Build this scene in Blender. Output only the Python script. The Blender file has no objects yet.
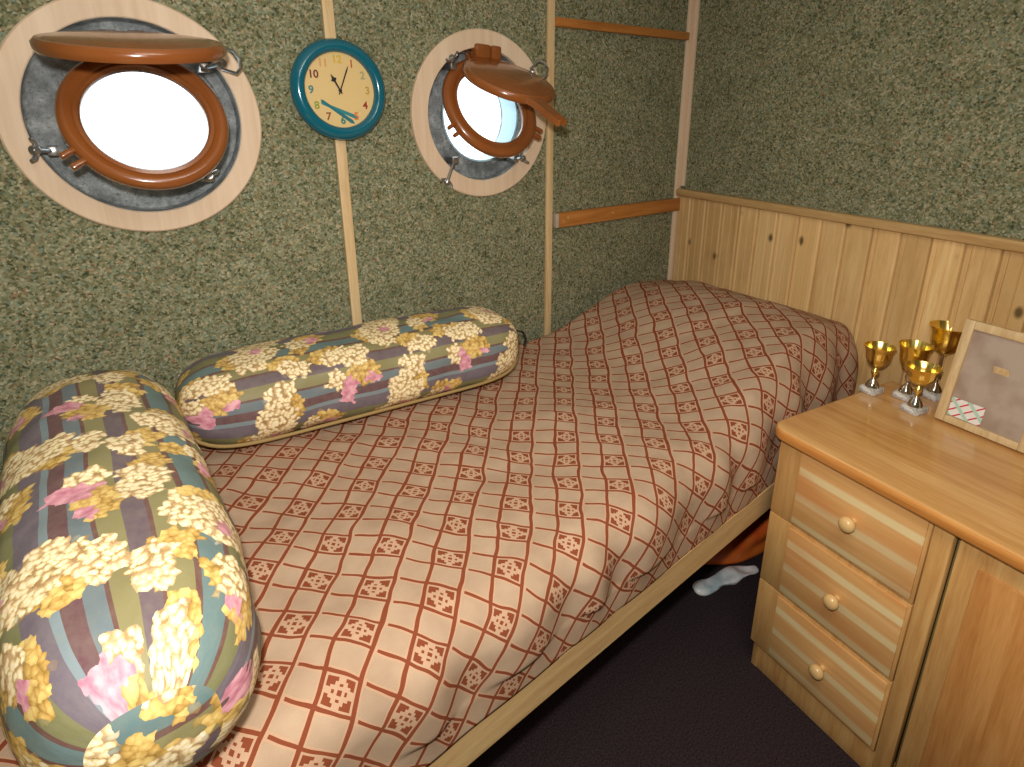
import bpy, bmesh, math, random
from mathutils import Vector, Matrix, noise
random.seed(7)
S = bpy.context.scene
COL = S.collection
PI = math.pi
R = math.radians

# ------------------------------------------------------------------ camera
H = 1.45                                   # camera height above the floor
CAM = Vector((-1.8435, -1.5, H))
PITCH, HEAD, FPX = R(18.9), R(53.0), 593.0
fw = Vector((math.cos(HEAD)*math.cos(PITCH), math.sin(HEAD)*math.cos(PITCH), -math.sin(PITCH)))
rt = Vector((math.sin(HEAD), -math.cos(HEAD), 0))
up = rt.cross(fw)
cd = bpy.data.cameras.new('camera')
cam = bpy.data.objects.new('camera', cd); COL.objects.link(cam)
cam.matrix_world = Matrix(((rt.x, up.x, -fw.x, CAM.x), (rt.y, up.y, -fw.y, CAM.y), (rt.z, up.z, -fw.z, CAM.z), (0, 0, 0, 1)))
cd.sensor_width = 36; cd.sensor_fit = 'HORIZONTAL'; cd.lens = FPX/1024*36
cd.shift_x = (512-531)/1024; cd.shift_y = (315-383.5)/1024
cd.clip_start = 0.02
S.camera = cam

# ------------------------------------------------------------------ light
w = bpy.data.worlds.new('daylight'); S.world = w; w.use_nodes = True
wb = w.node_tree.nodes['Background']; wb.inputs[0].default_value = (0.93, 0.97, 1.0, 1); wb.inputs[1].default_value = 3.2
fl = bpy.data.lights.new('camera_flash', 'AREA'); fl.shape = 'DISK'; fl.size = 0.05; fl.energy = 17; fl.color = (1.0, 0.97, 0.93)
fo = bpy.data.objects.new('camera_flash', fl); COL.objects.link(fo)
fo.matrix_world = Matrix.Translation(up*0.10 - rt*0.03 - fw*0.02) @ cam.matrix_world
cl = bpy.data.lights.new('added_fill_light', 'AREA'); cl.shape = 'SQUARE'; cl.size = 0.7; cl.energy = 11; cl.color = (1.0, 0.94, 0.84)  # soft fill added below the ceiling to even the light, no known lamp
co = bpy.data.objects.new('added_fill_light', cl); COL.objects.link(co); co.location = (-1.5, -1.6, 2.02)
S.view_settings.view_transform = 'Standard'; S.view_settings.look = 'None'
S.view_settings.exposure = 0.0; S.view_settings.gamma = 1.0; S.view_settings.use_curve_mapping = False

# ------------------------------------------------------------------ helpers
def link(name, me, mat=None, parent=None):
    o = bpy.data.objects.new(name, me); COL.objects.link(o)
    if mat: me.materials.append(mat)
    if parent: o.parent = parent
    return o
def obj(name, bm, mat=None, parent=None, smooth=None, mods=None):
    bmesh.ops.recalc_face_normals(bm, faces=bm.faces[:])
    me = bpy.data.meshes.new(name); bm.to_mesh(me); bm.free()
    if smooth is not None:
        me.polygons.foreach_set('use_smooth', [True]*len(me.polygons))
        if smooth < 180:
            me.set_sharp_from_angle(angle=R(smooth))
    return link(name, me, mat, parent)
def empty(name, loc=(0, 0, 0), rz=0.0):
    o = bpy.data.objects.new(name, None); COL.objects.link(o); o.location = loc; o.rotation_euler = (0, 0, rz); o.empty_display_size = 0.05
    return o
def tag(o, label, cat, group=None, kind=None):
    o['label'] = label; o['category'] = cat
    if group: o['group'] = group
    if kind: o['kind'] = kind
    return o
def struct(o, label=None, cat=None):
    o['kind'] = 'structure'
    if label: o['label'] = label
    if cat: o['category'] = cat
    return o
def box(bm, x0, x1, y0, y1, z0, z1, bev=0.0, seg=2, M=None):
    r = bmesh.ops.create_cube(bm, size=1)
    vs = r['verts']
    T = Matrix.Translation(((x0+x1)/2, (y0+y1)/2, (z0+z1)/2)) @ Matrix.Diagonal((abs(x1-x0), abs(y1-y0), abs(z1-z0), 1))
    bmesh.ops.transform(bm, matrix=T, verts=vs)
    if bev > 0:
        es = set()
        for v in vs: es.update(v.link_edges)
        rr = bmesh.ops.bevel(bm, geom=list(es), offset=bev, segments=seg, profile=0.5, affect='EDGES')
        vs = rr['verts']
        vs = list({v for f in rr['faces'] for v in f.verts} | set(vs))
    if M is not None:
        # gather the whole island
        seen = set(vs); st = list(vs)
        while st:
            v = st.pop()
            for e in v.link_edges:
                q = e.other_vert(v)
                if q not in seen: seen.add(q); st.append(q)
        bmesh.ops.transform(bm, matrix=M, verts=list(seen))
    return vs
def lathe(bm, prof, n=48, M=None, closed=False):
    """prof: list of (r, z) spun about local z"""
    rings = []
    for r, z in prof:
        if r < 1e-6:
            rings.append([bm.verts.new((0, 0, z))])
        else:
            rings.append([bm.verts.new((r*math.cos(2*PI*i/n), r*math.sin(2*PI*i/n), z)) for i in range(n)])
    seq = list(zip(rings, rings[1:]))
    if closed: seq.append((rings[-1], rings[0]))
    for a, b in seq:
        for i in range(n):
            j = (i+1) % n
            if len(a) == 1 and len(b) == 1: continue
            if len(a) == 1: bm.faces.new((a[0], b[i], b[j]))
            elif len(b) == 1: bm.faces.new((a[i], a[j], b[0]))
            else: bm.faces.new((a[i], a[j], b[j], b[i]))
    vs = [v for r in rings for v in r]
    if M is not None: bmesh.ops.transform(bm, matrix=M, verts=vs)
    return vs
def tube(bm, pts, rad, n=10, closed=False):
    pts = [Vector(p) for p in pts]; m = len(pts); rings = []
    prev = None
    for i, p in enumerate(pts):
        a = pts[(i-1) % m] if (closed or i > 0) else p
        b = pts[(i+1) % m] if (closed or i < m-1) else p
        t = (b-a).normalized()
        if prev is None:
            u_ = t.cross(Vector((0, 0, 1)))
            if u_.length < 0.1: u_ = t.cross(Vector((1, 0, 0)))
        else: u_ = prev - t*prev.dot(t)
        u_.normalize(); v_ = t.cross(u_); prev = u_
        rr = rad[i] if isinstance(rad, (list, tuple)) else rad
        rings.append([bm.verts.new(p+u_*math.cos(2*PI*k/n)*rr+v_*math.sin(2*PI*k/n)*rr) for k in range(n)])
    for i in range(m if closed else m-1):
        a, b = rings[i], rings[(i+1) % m]
        for k in range(n):
            bm.faces.new((a[k], a[(k+1) % n], b[(k+1) % n], b[k]))
    if not closed:
        bm.faces.new(rings[0]); bm.faces.new(rings[-1])
def prism(bm, outline, z0, z1, M=None, bev=0.0):
    a = [bm.verts.new((x, y, z0)) for x, y in outline]; b = [bm.verts.new((x, y, z1)) for x, y in outline]
    n = len(a)
    bm.faces.new(a); bm.faces.new(b)
    for i in range(n): bm.faces.new((a[i], a[(i+1) % n], b[(i+1) % n], b[i]))
    if M is not None: bmesh.ops.transform(bm, matrix=M, verts=a+b)

# wall B (the right-hand wall) meets the porthole wall at 82.3 degrees; its frame is x = -s (s = distance from the corner), y = d (into the room)
BA = R(82.3)
MB = Matrix.Rotation(BA, 4, 'Z')
def Bp(s, d, z): return MB @ Vector((-s, d, z))

# ------------------------------------------------------------------ materials
class NT:
    def __init__(self, name, rough=0.6, spec=0.5, metal=0.0):
        self.m = bpy.data.materials.new(name); self.m.use_nodes = True
        self.t = self.m.node_tree; self.b = self.t.nodes['Principled BSDF']
        self.b.inputs['Roughness'].default_value = rough; self.b.inputs['Specular IOR Level'].default_value = spec
        self.b.inputs['Metallic'].default_value = metal
        self.out = self.t.nodes['Material Output']
    def n(self, typ, ins=None, **kw):
        nd = self.t.nodes.new(typ)
        for k, v in kw.items(): setattr(nd, k, v)
        for k, v in (ins or {}).items():
            s = nd.inputs[k]
            if hasattr(v, 'is_output'): self.t.links.new(v, s)
            else: s.default_value = v
        return nd
    def l(self, a, b): self.t.links.new(a, b)
    def coord(self, kind='Object'): return self.n('ShaderNodeTexCoord').outputs[kind]
    def mp(self, vec, scale=(1, 1, 1), loc=(0, 0, 0), rot=(0, 0, 0)):
        return self.n('ShaderNodeMapping', {'Vector': vec, 'Scale': scale, 'Location': loc, 'Rotation': rot}).outputs[0]
    def math(self, op, a, b=0.0, c=0.0, clamp=False):
        nd = self.n('ShaderNodeMath', {0: a, 1: b, 2: c}, operation=op); nd.use_clamp = clamp
        return nd.outputs[0]
    def noise(self, vec, scale, detail=3, rough=0.5, out=0, dist=0.0):
        return self.n('ShaderNodeTexNoise', {'Vector': vec, 'Scale': scale, 'Detail': detail, 'Roughness': rough, 'Distortion': dist}).outputs[out]
    def vor(self, vec, scale, out='Distance', feat='F1', rnd=1.0):
        return self.n('ShaderNodeTexVoronoi', {'Vector': vec, 'Scale': scale, 'Randomness': rnd}, feature=feat).outputs[out]
    def ramp(self, fac, stops, interp='LINEAR'):
        nd = self.n('ShaderNodeValToRGB', {'Fac': fac}); cr = nd.color_ramp; cr.interpolation = interp
        while len(cr.elements) < len(stops): cr.elements.new(0.5)
        for e, (p, c) in zip(cr.elements, stops):
            e.position = p; e.color = (c[0], c[1], c[2], 1)
        return nd.outputs[0]
    def mix(self, f, a, b, blend='MIX'):
        nd = self.n('ShaderNodeMix', data_type='RGBA', blend_type=blend)
        for i, v in ((0, f), (6, a), (7, b)):
            s = nd.inputs[i]
            if hasattr(v, 'is_output'): self.t.links.new(v, s)
            else: s.default_value = v if i == 0 else (v[0], v[1], v[2], 1)
        return nd.outputs[2]
    def color(self, c):
        if hasattr(c, 'is_output'): self.l(c, self.b.inputs['Base Color'])
        else: self.b.inputs['Base Color'].default_value = (c[0], c[1], c[2], 1)
    def bump(self, h, strength=0.3, dist=0.002):
        nd = self.n('ShaderNodeBump', {'Height': h, 'Strength': strength, 'Distance': dist})
        self.l(nd.outputs[0], self.b.inputs['Normal'])
def srgb(r, g, b):
    f = lambda c: ((c/255+0.055)/1.055)**2.4 if c > 10.3 else c/255/12.92
    return (f(r), f(g), f(b))
def flat(name, c, rough=0.5, metal=0.0, spec=0.5, coat=0.0):
    m = NT(name, rough, spec, metal); m.color(c)
    if coat: m.b.inputs['Coat Weight'].default_value = coat; m.b.inputs['Coat Roughness'].default_value = 0.08
    return m.m

def wood(name, light, mid, dark, axis=2, rough=0.45, scale=1.0, knots=0.0, plank=None, coat=0.0, streak=0.5):
    m = NT(name, rough, 0.4)
    c = m.coord('Object')
    st = [14*scale, 14*scale, 14*scale]; st[axis] = 0.9*scale
    dist = m.noise(c, 3*scale, 2)
    v = m.mp(c, tuple(st))
    if plank:
        ax, wd = plank
        sx = m.n('ShaderNodeSeparateXYZ', {0: c}).outputs[ax]
        idx = m.math('FLOOR', m.math('DIVIDE', sx, wd))
        wn = m.n('ShaderNodeTexWhiteNoise', {'W': idx}, noise_dimensions='1D').outputs
        off = m.n('ShaderNodeVectorMath', {0: v, 1: wn[1]}, operation='MULTIPLY_ADD')
        off.inputs[1].default_value = (1, 1, 1); m.l(v, off.inputs[0])
        sc = m.n('ShaderNodeVectorMath', {0: wn[1]}, operation='SCALE'); sc.inputs[3].default_value = 20
        m.l(sc.outputs[0], off.inputs[2]); v = off.outputs[0]
    g = m.noise(v, 2.2, 6, 0.6, dist=0.8)
    fine = m.noise(m.mp(v, (6, 6, 6)), 3, 3, 0.6)
    col = m.ramp(g, [(0.3, dark), (0.5, mid), (0.68, light)])
    col = m.mix(streak*0.5, col, m.ramp(fine, [(0.35, dark), (0.6, light)]), 'MIX')
    if plank:
        tone = m.ramp(wn[0], [(0, (0.84, 0.80, 0.74)), (0.5, (1, 0.98, 0.95)), (1, (1.14, 1.13, 1.10))])
        col = m.mix(1.0, col, tone, 'MULTIPLY')
    if knots:
        kv = m.mp(c, (1, 1, 1) if axis != 2 else (1, 1, 0.62))
        kd = m.vor(kv, knots)
        col = m.mix(m.ramp(kd, [(0.06, (1, 1, 1)), (0.13, (0, 0, 0))]), col, tuple(x*0.28 for x in dark))
    m.color(col)
    m.bump(g, 0.12, 0.001)
    if coat: m.b.inputs['Coat Weight'].default_value = coat; m.b.inputs['Coat Roughness'].default_value = 0.12
    return m.m

def wallcloth():
    m = NT('speckled_wall_carpet', 0.95, 0.1)
    c = m.coord('Object')
    wv = m.n('ShaderNodeVectorMath', {0: c, 1: m.noise(c, 90, 2, out=1)}, operation='MULTIPLY_ADD')
    m.t.links.remove(wv.inputs[1].links[0]); m.l(m.noise(c, 90, 2, out=1), wv.inputs[0]); wv.inputs[1].default_value = (0.006,)*3; m.l(c, wv.inputs[2])
    v = wv.outputs[0]
    cell = m.n('ShaderNodeSeparateColor', {0: m.vor(v, 235, 'Color')}).outputs
    stops = [(0.0, srgb(50, 54, 38)), (0.12, srgb(88, 90, 64)), (0.30, srgb(118, 117, 86)), (0.5, srgb(138, 134, 104)), (0.66, srgb(156, 150, 120)),
             (0.78, srgb(122, 136, 118)), (0.88, srgb(178, 168, 140)), (0.97, srgb(150, 112, 84))]
    a = m.ramp(cell[0], stops, 'CONSTANT')
    cell2 = m.n('ShaderNodeSeparateColor', {0: m.vor(v, 115, 'Color')}).outputs
    b = m.ramp(cell2[1], [(0.0, srgb(90, 94, 68)), (0.25, srgb(128, 126, 96)), (0.6, srgb(124, 134, 112)), (0.8, srgb(156, 150, 124)), (0.95, srgb(144, 116, 88))], 'CONSTANT')
    col = m.mix(0.38, a, b)
    big = m.ramp(m.noise(c, 9, 3), [(0.35, (0.90, 0.91, 0.88)), (0.65, (1.06, 1.06, 1.04))])
    col = m.mix(1.0, col, big, 'MULTIPLY')
    m.color(col)
    m.bump(m.noise(v, 170, 2), 0.5, 0.003)
    return m.m

M_WALL = wallcloth()
PL, PM, PD = srgb(226, 196, 148), srgb(210, 174, 120), srgb(184, 140, 86)
M_PINE_V = wood('pale_pine_vertical', srgb(222, 196, 152), srgb(208, 178, 130), srgb(184, 148, 100), 2, 0.45)
M_WAINS = wood('pine_wainscot', srgb(226, 194, 140), srgb(212, 176, 120), srgb(186, 146, 92), 2, 0.42, knots=11.0, plank=(0, 0.078))
M_CAP = wood('pine_cap_rail', srgb(204, 172, 120), srgb(188, 152, 100), srgb(164, 124, 74), 0, 0.4)
M_BOARD = wood('orange_varnished_board', srgb(190, 128, 66), srgb(172, 110, 50), srgb(144, 86, 36), 0, 0.35)
M_RAIL = wood('pale_bed_rail', srgb(212, 182, 132), srgb(198, 164, 112), srgb(180, 142, 92), 0, 0.5)
M_CH_TOP = wood('varnished_pine_top', srgb(222, 176, 114), srgb(208, 156, 94), srgb(184, 128, 68), 0, 0.22, coat=0.5, scale=0.8)
M_CH_V = wood('varnished_pine_stile', srgb(224, 180, 116), srgb(212, 162, 98), srgb(190, 134, 74), 2, 0.3, coat=0.3)
M_CH_EDGE = wood('orange_pine_edge', srgb(214, 150, 80), srgb(202, 134, 66), srgb(176, 108, 46), 0, 0.3, coat=0.3)
M_KNOB = flat('pine_knob', srgb(226, 186, 124), 0.3, coat=0.3)
M_PLY = wood('pale_plywood', srgb(224, 200, 172), srgb(214, 188, 158), srgb(204, 176, 144), 2, 0.6, scale=0.7, streak=0.3)
def slatted():
    m = NT('slatted_drawer_pine', 0.32, 0.4)
    c = m.coord('Object'); s = m.n('ShaderNodeSeparateXYZ', {0: c}).outputs
    g = m.noise(m.mp(c, (1.0, 10, 16)), 2.4, 5, 0.6, dist=0.5)
    z = m.math('ADD', s[2], m.math('MULTIPLY', g, 0.006))
    col = m.ramp(g, [(0.3, srgb(214, 158, 96)), (0.5, srgb(224, 170, 106)), (0.7, srgb(234, 186, 124))])
    band = m.math('FRACT', m.math('DIVIDE', z, 0.068))
    pale = m.ramp(band, [(0.0, (0, 0, 0)), (0.64, (0, 0, 0)), (0.70, (1, 1, 1)), (0.92, (1, 1, 1)), (1.0, (0, 0, 0))])
    col = m.mix(m.math('MULTIPLY', pale, 0.9), col, srgb(236, 212, 158))
    red = m.noise(m.mp(c, (2.5, 5, 9)), 1.5, 2)
    col = m.mix(m.math('MULTIPLY', m.ramp(red, [(0.5, (0, 0, 0)), (0.7, (1, 1, 1))]), 0.5), col, srgb(214, 138, 78))
    m.color(col); m.b.inputs['Coat Weight'].default_value = 0.3; m.b.inputs['Coat Roughness'].default_value = 0.15
    return m.m
M_SLAT = slatted()
def brownpaint():
    m = NT('brown_gloss_paint', 0.22, 0.5)
    c = m.coord(); n = m.noise(c, 6, 3)
    m.color(m.ramp(n, [(0.3, srgb(128, 70, 30)), (0.7, srgb(142, 82, 38))]))
    m.bump(m.noise(c, 60, 2), 0.06, 0.002)
    m.b.inputs['Coat Weight'].default_value = 0.4; m.b.inputs['Coat Roughness'].default_value = 0.1
    return m.m
M_BROWN = brownpaint()
def steel_recess():
    m = NT('frosty_grey_steel', 0.6, 0.4)
    c = m.coord(); n = m.noise(c, 24, 5, 0.7); n2 = m.noise(c, 130, 3, 0.7)
    col = m.ramp(n, [(0.3, srgb(84, 88, 88)), (0.5, srgb(122, 128, 130)), (0.62, srgb(150, 156, 156)), (0.72, srgb(196, 202, 198))])
    col = m.mix(m.ramp(n2, [(0.55, (0, 0, 0)), (0.7, (1, 1, 1))]), col, srgb(74, 76, 68))
    m.color(col); m.bump(n2, 0.6, 0.004)
    return m.m
M_RECESS = steel_recess()
M_HULL = flat('pale_grey_hull_paint', srgb(170, 172, 178), 0.5)
M_SPIG = flat('pale_blue_outer_tube', srgb(170, 205, 220), 0.35)
M_STEEL = flat('worn_steel', srgb(168, 168, 166), 0.3, 0.9)
M_DARKST = flat('dark_steel', srgb(70, 66, 60), 0.45, 0.8)
def glassmat():
    m = NT('porthole_glass'); t = m.t
    tr = m.n('ShaderNodeBsdfTransparent'); tr.inputs[0].default_value = (0.97, 0.99, 0.99, 1)
    gl = m.n('ShaderNodeBsdfGlossy'); gl.inputs['Roughness'].default_value = 0.02
    lw = m.n('ShaderNodeLayerWeight', {'Blend': 0.12})
    mx = m.n('ShaderNodeMixShader'); m.l(lw.outputs['Fresnel'], mx.inputs[0]); m.l(tr.outputs[0], mx.inputs[1]); m.l(gl.outputs[0], mx.inputs[2])
    m.l(mx.outputs[0], m.out.inputs[0])
    return m.m
M_GLASS = glassmat()
M_TEAL = flat('teal_plastic', srgb(8, 94, 112), 0.18, coat=0.5)
M_DIAL = flat('cream_dial', srgb(216, 186, 126), 0.5)
M_BLACK = flat('black_plastic', (0.012, 0.012, 0.012), 0.4)
M_GOLD = flat('gold_metal', srgb(246, 220, 128), 0.24, 1.0)
M_SILVER = flat('silver_metal', srgb(210, 205, 195), 0.14, 1.0)
def marble():
    m = NT('grey_marble', 0.25, 0.5); c = m.coord()
    m.color(m.ramp(m.noise(c, 60, 5, dist=1.5), [(0.35, srgb(150, 150, 148)), (0.6, srgb(222, 220, 214))])); return m.m
M_MARBLE = marble()
def carpet():
    m = NT('dark_plum_carpet', 0.95, 0.1); c = m.coord()
    m.color(m.ramp(m.noise(c, 220, 3), [(0.3, srgb(34, 26, 28)), (0.7, srgb(66, 54, 56))])); m.bump(m.noise(c, 300, 2), 0.5, 0.003); return m.m
M_FLOOR = carpet()
M_CEIL = flat('cream_ceiling_panel', srgb(226, 220, 204), 0.8)

# blanket: two families of brown lines, a bracketed motif in every other cell of both
def blanket_mat():
    m = NT('brown_check_blanket', 0.9, 0.15)
    uv = m.coord('UV')
    wob = m.noise(uv, 9, 2, out=1)
    wv = m.n('ShaderNodeVectorMath', operation='MULTIPLY_ADD'); m.l(wob, wv.inputs[0]); wv.inputs[1].default_value = (0.028, 0.028, 0); m.l(uv, wv.inputs[2])
    s = m.n('ShaderNodeSeparateXYZ', {0: wv.outputs[0]}).outputs
    a1, a2 = R(51.0), R(-47.0)
    def fam(ang, per, ox, oy):
        x = m.math('MULTIPLY', m.math('SUBTRACT', s[0], ox), math.cos(ang)/per)
        return m.math('MULTIPLY_ADD', m.math('SUBTRACT', s[1], oy), math.sin(ang)/per, x)
    # coordinates that count cells: the gradients are dual to the line directions
    P = fam(R(-47+90), 0.085*math.sin(R(98)), -1.191, -0.440)   # constant along the shallow lines, steps along the steep ones
    Q = fam(R(51-90), 0.101*math.sin(R(98)), -1.191, -0.440)
    def cen(v): return m.math('SUBTRACT', m.math('FRACT', m.math('ADD', v, 0.5)), 0.5)      # -.5...5 around a motif centre
    def near(v, half, w_): # line at +-half around motif centre
        return m.math('LESS_THAN', m.math('ABSOLUTE', m.math('SUBTRACT', m.math('ABSOLUTE', v), half)), w_)
    cp, cq = cen(P), cen(Q)
    lq = near(cq, 0.25, 0.031)          # steep lines
    lp = near(cp, 0.25, 0.027)          # shallow lines
    gap = m.math('GREATER_THAN', m.math('ABSOLUTE', m.math('SUBTRACT', cq, 0.30)), 0.028)   # small break beside each steep line
    lp = m.math('MULTIPLY', lp, gap)
    ax, ay = m.math('MULTIPLY', m.math('ABSOLUTE', cp), 4.0), m.math('MULTIPLY', m.math('ABSOLUTE', cq), 4.0)   # 0..1 in the motif cell
    mx, mn = m.math('MAXIMUM', ax, ay), m.math('MINIMUM', ax, ay)
    corner = m.math('MULTIPLY', m.math('MULTIPLY', m.math('GREATER_THAN', mx, 0.55), m.math('LESS_THAN', mx, 0.76)), m.math('GREATER_THAN', mn, 0.20))
    diag = m.math('MULTIPLY', m.math('MULTIPLY', m.math('GREATER_THAN', mn, 0.34), m.math('LESS_THAN', mx, 0.56)), 1.0)
    tick = m.math('MULTIPLY', m.math('MULTIPLY', m.math('GREATER_THAN', mx, 0.30), m.math('LESS_THAN', mx, 0.44)), m.math('LESS_THAN', mn, 0.10))
    dot = m.math('LESS_THAN', mx, 0.13)
    allm = m.math('MAXIMUM', m.math('MAXIMUM', corner, diag), m.math('MAXIMUM', m.math('MAXIMUM', dot, tick), m.math('MAXIMUM', lq, lp)))
    inside = m.math('LESS_THAN', mx, 0.9)
    fuzz = m.noise(uv, 500, 2)
    base = m.mix(m.ramp(m.noise(uv, 16, 3), [(0.3, (0, 0, 0)), (0.7, (1, 1, 1))]), srgb(166, 140, 115), srgb(185, 159, 132))
    halo = m.math('MAXIMUM', near(cq, 0.25, 0.055), m.math('MAXIMUM', near(cp, 0.25, 0.06), inside))
    base = m.mix(m.math('MULTIPLY', halo, 0.42), base, srgb(206, 156, 122))
    base = m.mix(m.math('MULTIPLY', fuzz, 0.25), base, srgb(140, 108, 84))
    brown = m.mix(fuzz, srgb(104, 40, 16), srgb(136, 62, 30))
    m.color(m.mix(m.math('MULTIPLY', allm, 0.93), base, brown))
    m.bump(fuzz, 0.3, 0.001)
    return m.m
M_BLANKET = blanket_mat()

# bolsters: lengthwise stripes with clusters of cream blossom, gold leaves and pink tulips
def floral(name, uo=0.0, vo=0.0):
    m = NT(name, 0.55, 0.3)
    uv = m.mp(m.coord('UV'), loc=(uo, vo, 0))
    s0 = m.n('ShaderNodeSeparateXYZ', {0: uv}).outputs
    wn = m.noise(uv, 5, 2)
    v = m.math('MULTIPLY_ADD', wn, 0.012, s0[1])
    VP, UP = 0.25, 0.29
    band = m.math('FRACT', m.math('DIVIDE', v, VP))
    pur, oli, mar, tea, lbl, gre, plu = srgb(88, 68, 84), srgb(130, 122, 72), srgb(90, 38, 42), srgb(82, 116, 120), srgb(116, 136, 146), srgb(112, 112, 66), srgb(90, 44, 62)
    st = [(0, pur), (0.09, mar), (0.11, oli), (0.24, mar), (0.27, tea), (0.40, mar), (0.43, gre), (0.56, srgb(96, 84, 104)), (0.68, lbl), (0.72, plu), (0.80, srgb(94, 112, 122)), (0.88, mar), (0.90, oli)]
    col = m.ramp(band, st, 'CONSTANT')
    mott = m.noise(uv, 60, 4, 0.7)
    col = m.mix(m.math('MULTIPLY', mott, 0.5), col, srgb(150, 142, 120))
    wv = m.n('ShaderNodeVectorMath', operation='MULTIPLY_ADD'); m.l(m.noise(uv, 60, 2, 0.6, out=1), wv.inputs[0]); wv.inputs[1].default_value = (0.014, 0.014, 0); m.l(uv, wv.inputs[2])
    vn = m.n('ShaderNodeTexVoronoi', {'Vector': wv.outputs[0], 'Scale': 118.0}, voronoi_dimensions='2D')
    dn = m.n('ShaderNodeVectorMath', operation='MULTIPLY_ADD'); m.l(m.noise(vn.outputs['Position'], 22, 3, 0.6, out=1), dn.inputs[0]); dn.inputs[1].default_value = (0.055, 0.055, 0); m.l(vn.outputs['Position'], dn.inputs[2])
    d = m.n('ShaderNodeSeparateXYZ', {0: dn.outputs[0]}).outputs
    du, dv = m.math('DIVIDE', m.math('SUBTRACT', d[0], 0.0345), UP), m.math('DIVIDE', m.math('SUBTRACT', d[1], 0.0345), VP)
    def blobs(items):
        best = None
        for cx, cy, rx, ry in items:
            ex = m.math('SUBTRACT', m.math('FRACT', m.math('ADD', du, 0.5-cx)), 0.5)
            ey = m.math('SUBTRACT', m.math('FRACT', m.math('ADD', dv, 0.5-cy)), 0.5)
            ex = m.math('MULTIPLY', ex, UP/rx); ey = m.math('MULTIPLY', ey, VP/ry)
            q = m.math('SQRT', m.math('MULTIPLY_ADD', ex, ex, m.math('MULTIPLY', ey, ey)))
            best = q if best is None else m.math('MINIMUM', best, q)
        return best
    def mask(q, e=0.02): return m.ramp(q, [(1-e if 1-e < 1 else 1, (1, 1, 1)), (1.0, (0, 0, 0))])
    cream = blobs([(0.20, 0.40, 0.050, 0.048), (0.25, 0.62, 0.044, 0.048), (0.16, 0.22, 0.034, 0.026), (0.84, 0.10, 0.056, 0.028), (0.45, 0.06, 0.036, 0.024), (0.52, 0.44, 0.026, 0.028), (0.72, 0.88, 0.024, 0.026), (0.32, 0.88, 0.034, 0.024)])
    gold = blobs([(0.10, 0.36, 0.040, 0.042), (0.62, 0.50, 0.044, 0.030), (0.33, 0.72, 0.040, 0.036), (0.93, 0.90, 0.038, 0.030), (0.72, 0.14, 0.046, 0.026), (0.53, 0.36, 0.020, 0.036), (0.38, 0.14, 0.03, 0.03)])
    pink = blobs([(0.64, 0.46, 0.016, 0.016), (0.80, 0.78, 0.018, 0.032), (0.99, 0.84, 0.014, 0.011), (0.24, 0.42, 0.016, 0.012)])
    pet = m.math('MULTIPLY_ADD', m.math('SUBTRACT', m.noise(uv, 240, 3, 0.7), 0.5), 0.7, vn.outputs['Distance']); petc = m.n('ShaderNodeSeparateColor', {0: vn.outputs['Color']}).outputs[0]
    pc = m.ramp(pet, [(0.1, srgb(248, 238, 210)), (0.38, srgb(236, 216, 158)), (0.62, srgb(158, 124, 78))])
    pc = m.mix(m.math('MULTIPLY', petc, 0.45), pc, srgb(238, 206, 160))
    gc = m.ramp(m.math('MULTIPLY_ADD', petc, 0.5, m.math('MULTIPLY', pet, 0.6)), [(0.2, srgb(226, 196, 120)), (0.6, srgb(196, 156, 84)), (0.9, srgb(150, 118, 56))])
    kc = m.ramp(m.noise(uv, 70, 2), [(0.35, srgb(190, 118, 136)), (0.65, srgb(228, 170, 176))])
    col = m.mix(mask(gold), col, gc); col = m.mix(mask(cream), col, pc); col = m.mix(mask(pink), col, kc)
    m.color(col)
    m.bump(m.noise(uv, 26, 3), 0.25, 0.006)
    return m.m
M_FLORAL1 = floral('floral_stripe_cotton', 0.02, 0.0)
M_FLORAL2 = floral('floral_stripe_cotton_end', 0.11, 0.07)
M_PIPING = flat('olive_cord_piping', srgb(150, 124, 74), 0.7)

# ------------------------------------------------------------------ room shell
XL, YF, ZC = -2.45, -2.6, 2.05
HOLES = [(-1.712, H-0.014, 0.19), (-0.886, H-0.011, 0.176)]
def wall_with_holes():
    bm = bmesh.new(); n = 64
    def face_layer(y):
        out = {}
        xs = [XL]
        patches = []
        for cx, cz, r in HOLES:
            hs = 0.24
            patches.append((cx-hs, cx+hs, cz-hs, cz+hs, cx, cz, r))
        xcur = XL
        for x0, x1, z0, z1, cx, cz, r in patches:
            q = [(xcur, 0), (x0, 0), (x0, ZC), (xcur, ZC)]
            bm.faces.new([bm.verts.new((a, y, b)) for a, b in q])
            bm.faces.new([bm.verts.new((a, y, b)) for a, b in [(x0, 0), (x1, 0), (x1, z0), (x0, z0)]])
            bm.faces.new([bm.verts.new((a, y, b)) for a, b in [(x0, z1), (x1, z1), (x1, ZC), (x0, ZC)]])
            ci, sq = [], []
            for i in range(n):
                t = 2*PI*(i+0.5)/n - PI/4 - PI/n
                c, s = math.cos(t), math.sin(t)
                k = 0.24/max(abs(c), abs(s))
                ci.append(bm.verts.new((cx+r*c, y, cz+r*s))); sq.append(bm.verts.new((cx+k*c, y, cz+k*s)))
            for i in range(n):
                j = (i+1) % n
                bm.faces.new((ci[i], ci[j], sq[j], sq[i]))
            xcur = x1
        q = [(xcur, 0), (0.30, 0), (0.30, ZC), (xcur, ZC)]
        bm.faces.new([bm.verts.new((a, y, b)) for a, b in q])
    face_layer(0.0)
    me = bpy.data.meshes.new('wall_back'); bm.to_mesh(me); bm.free()
    return link('wall_back', me, M_WALL)
struct(wall_with_holes(), 'green speckled carpet-covered wall with two round portholes', 'wall')
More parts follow.
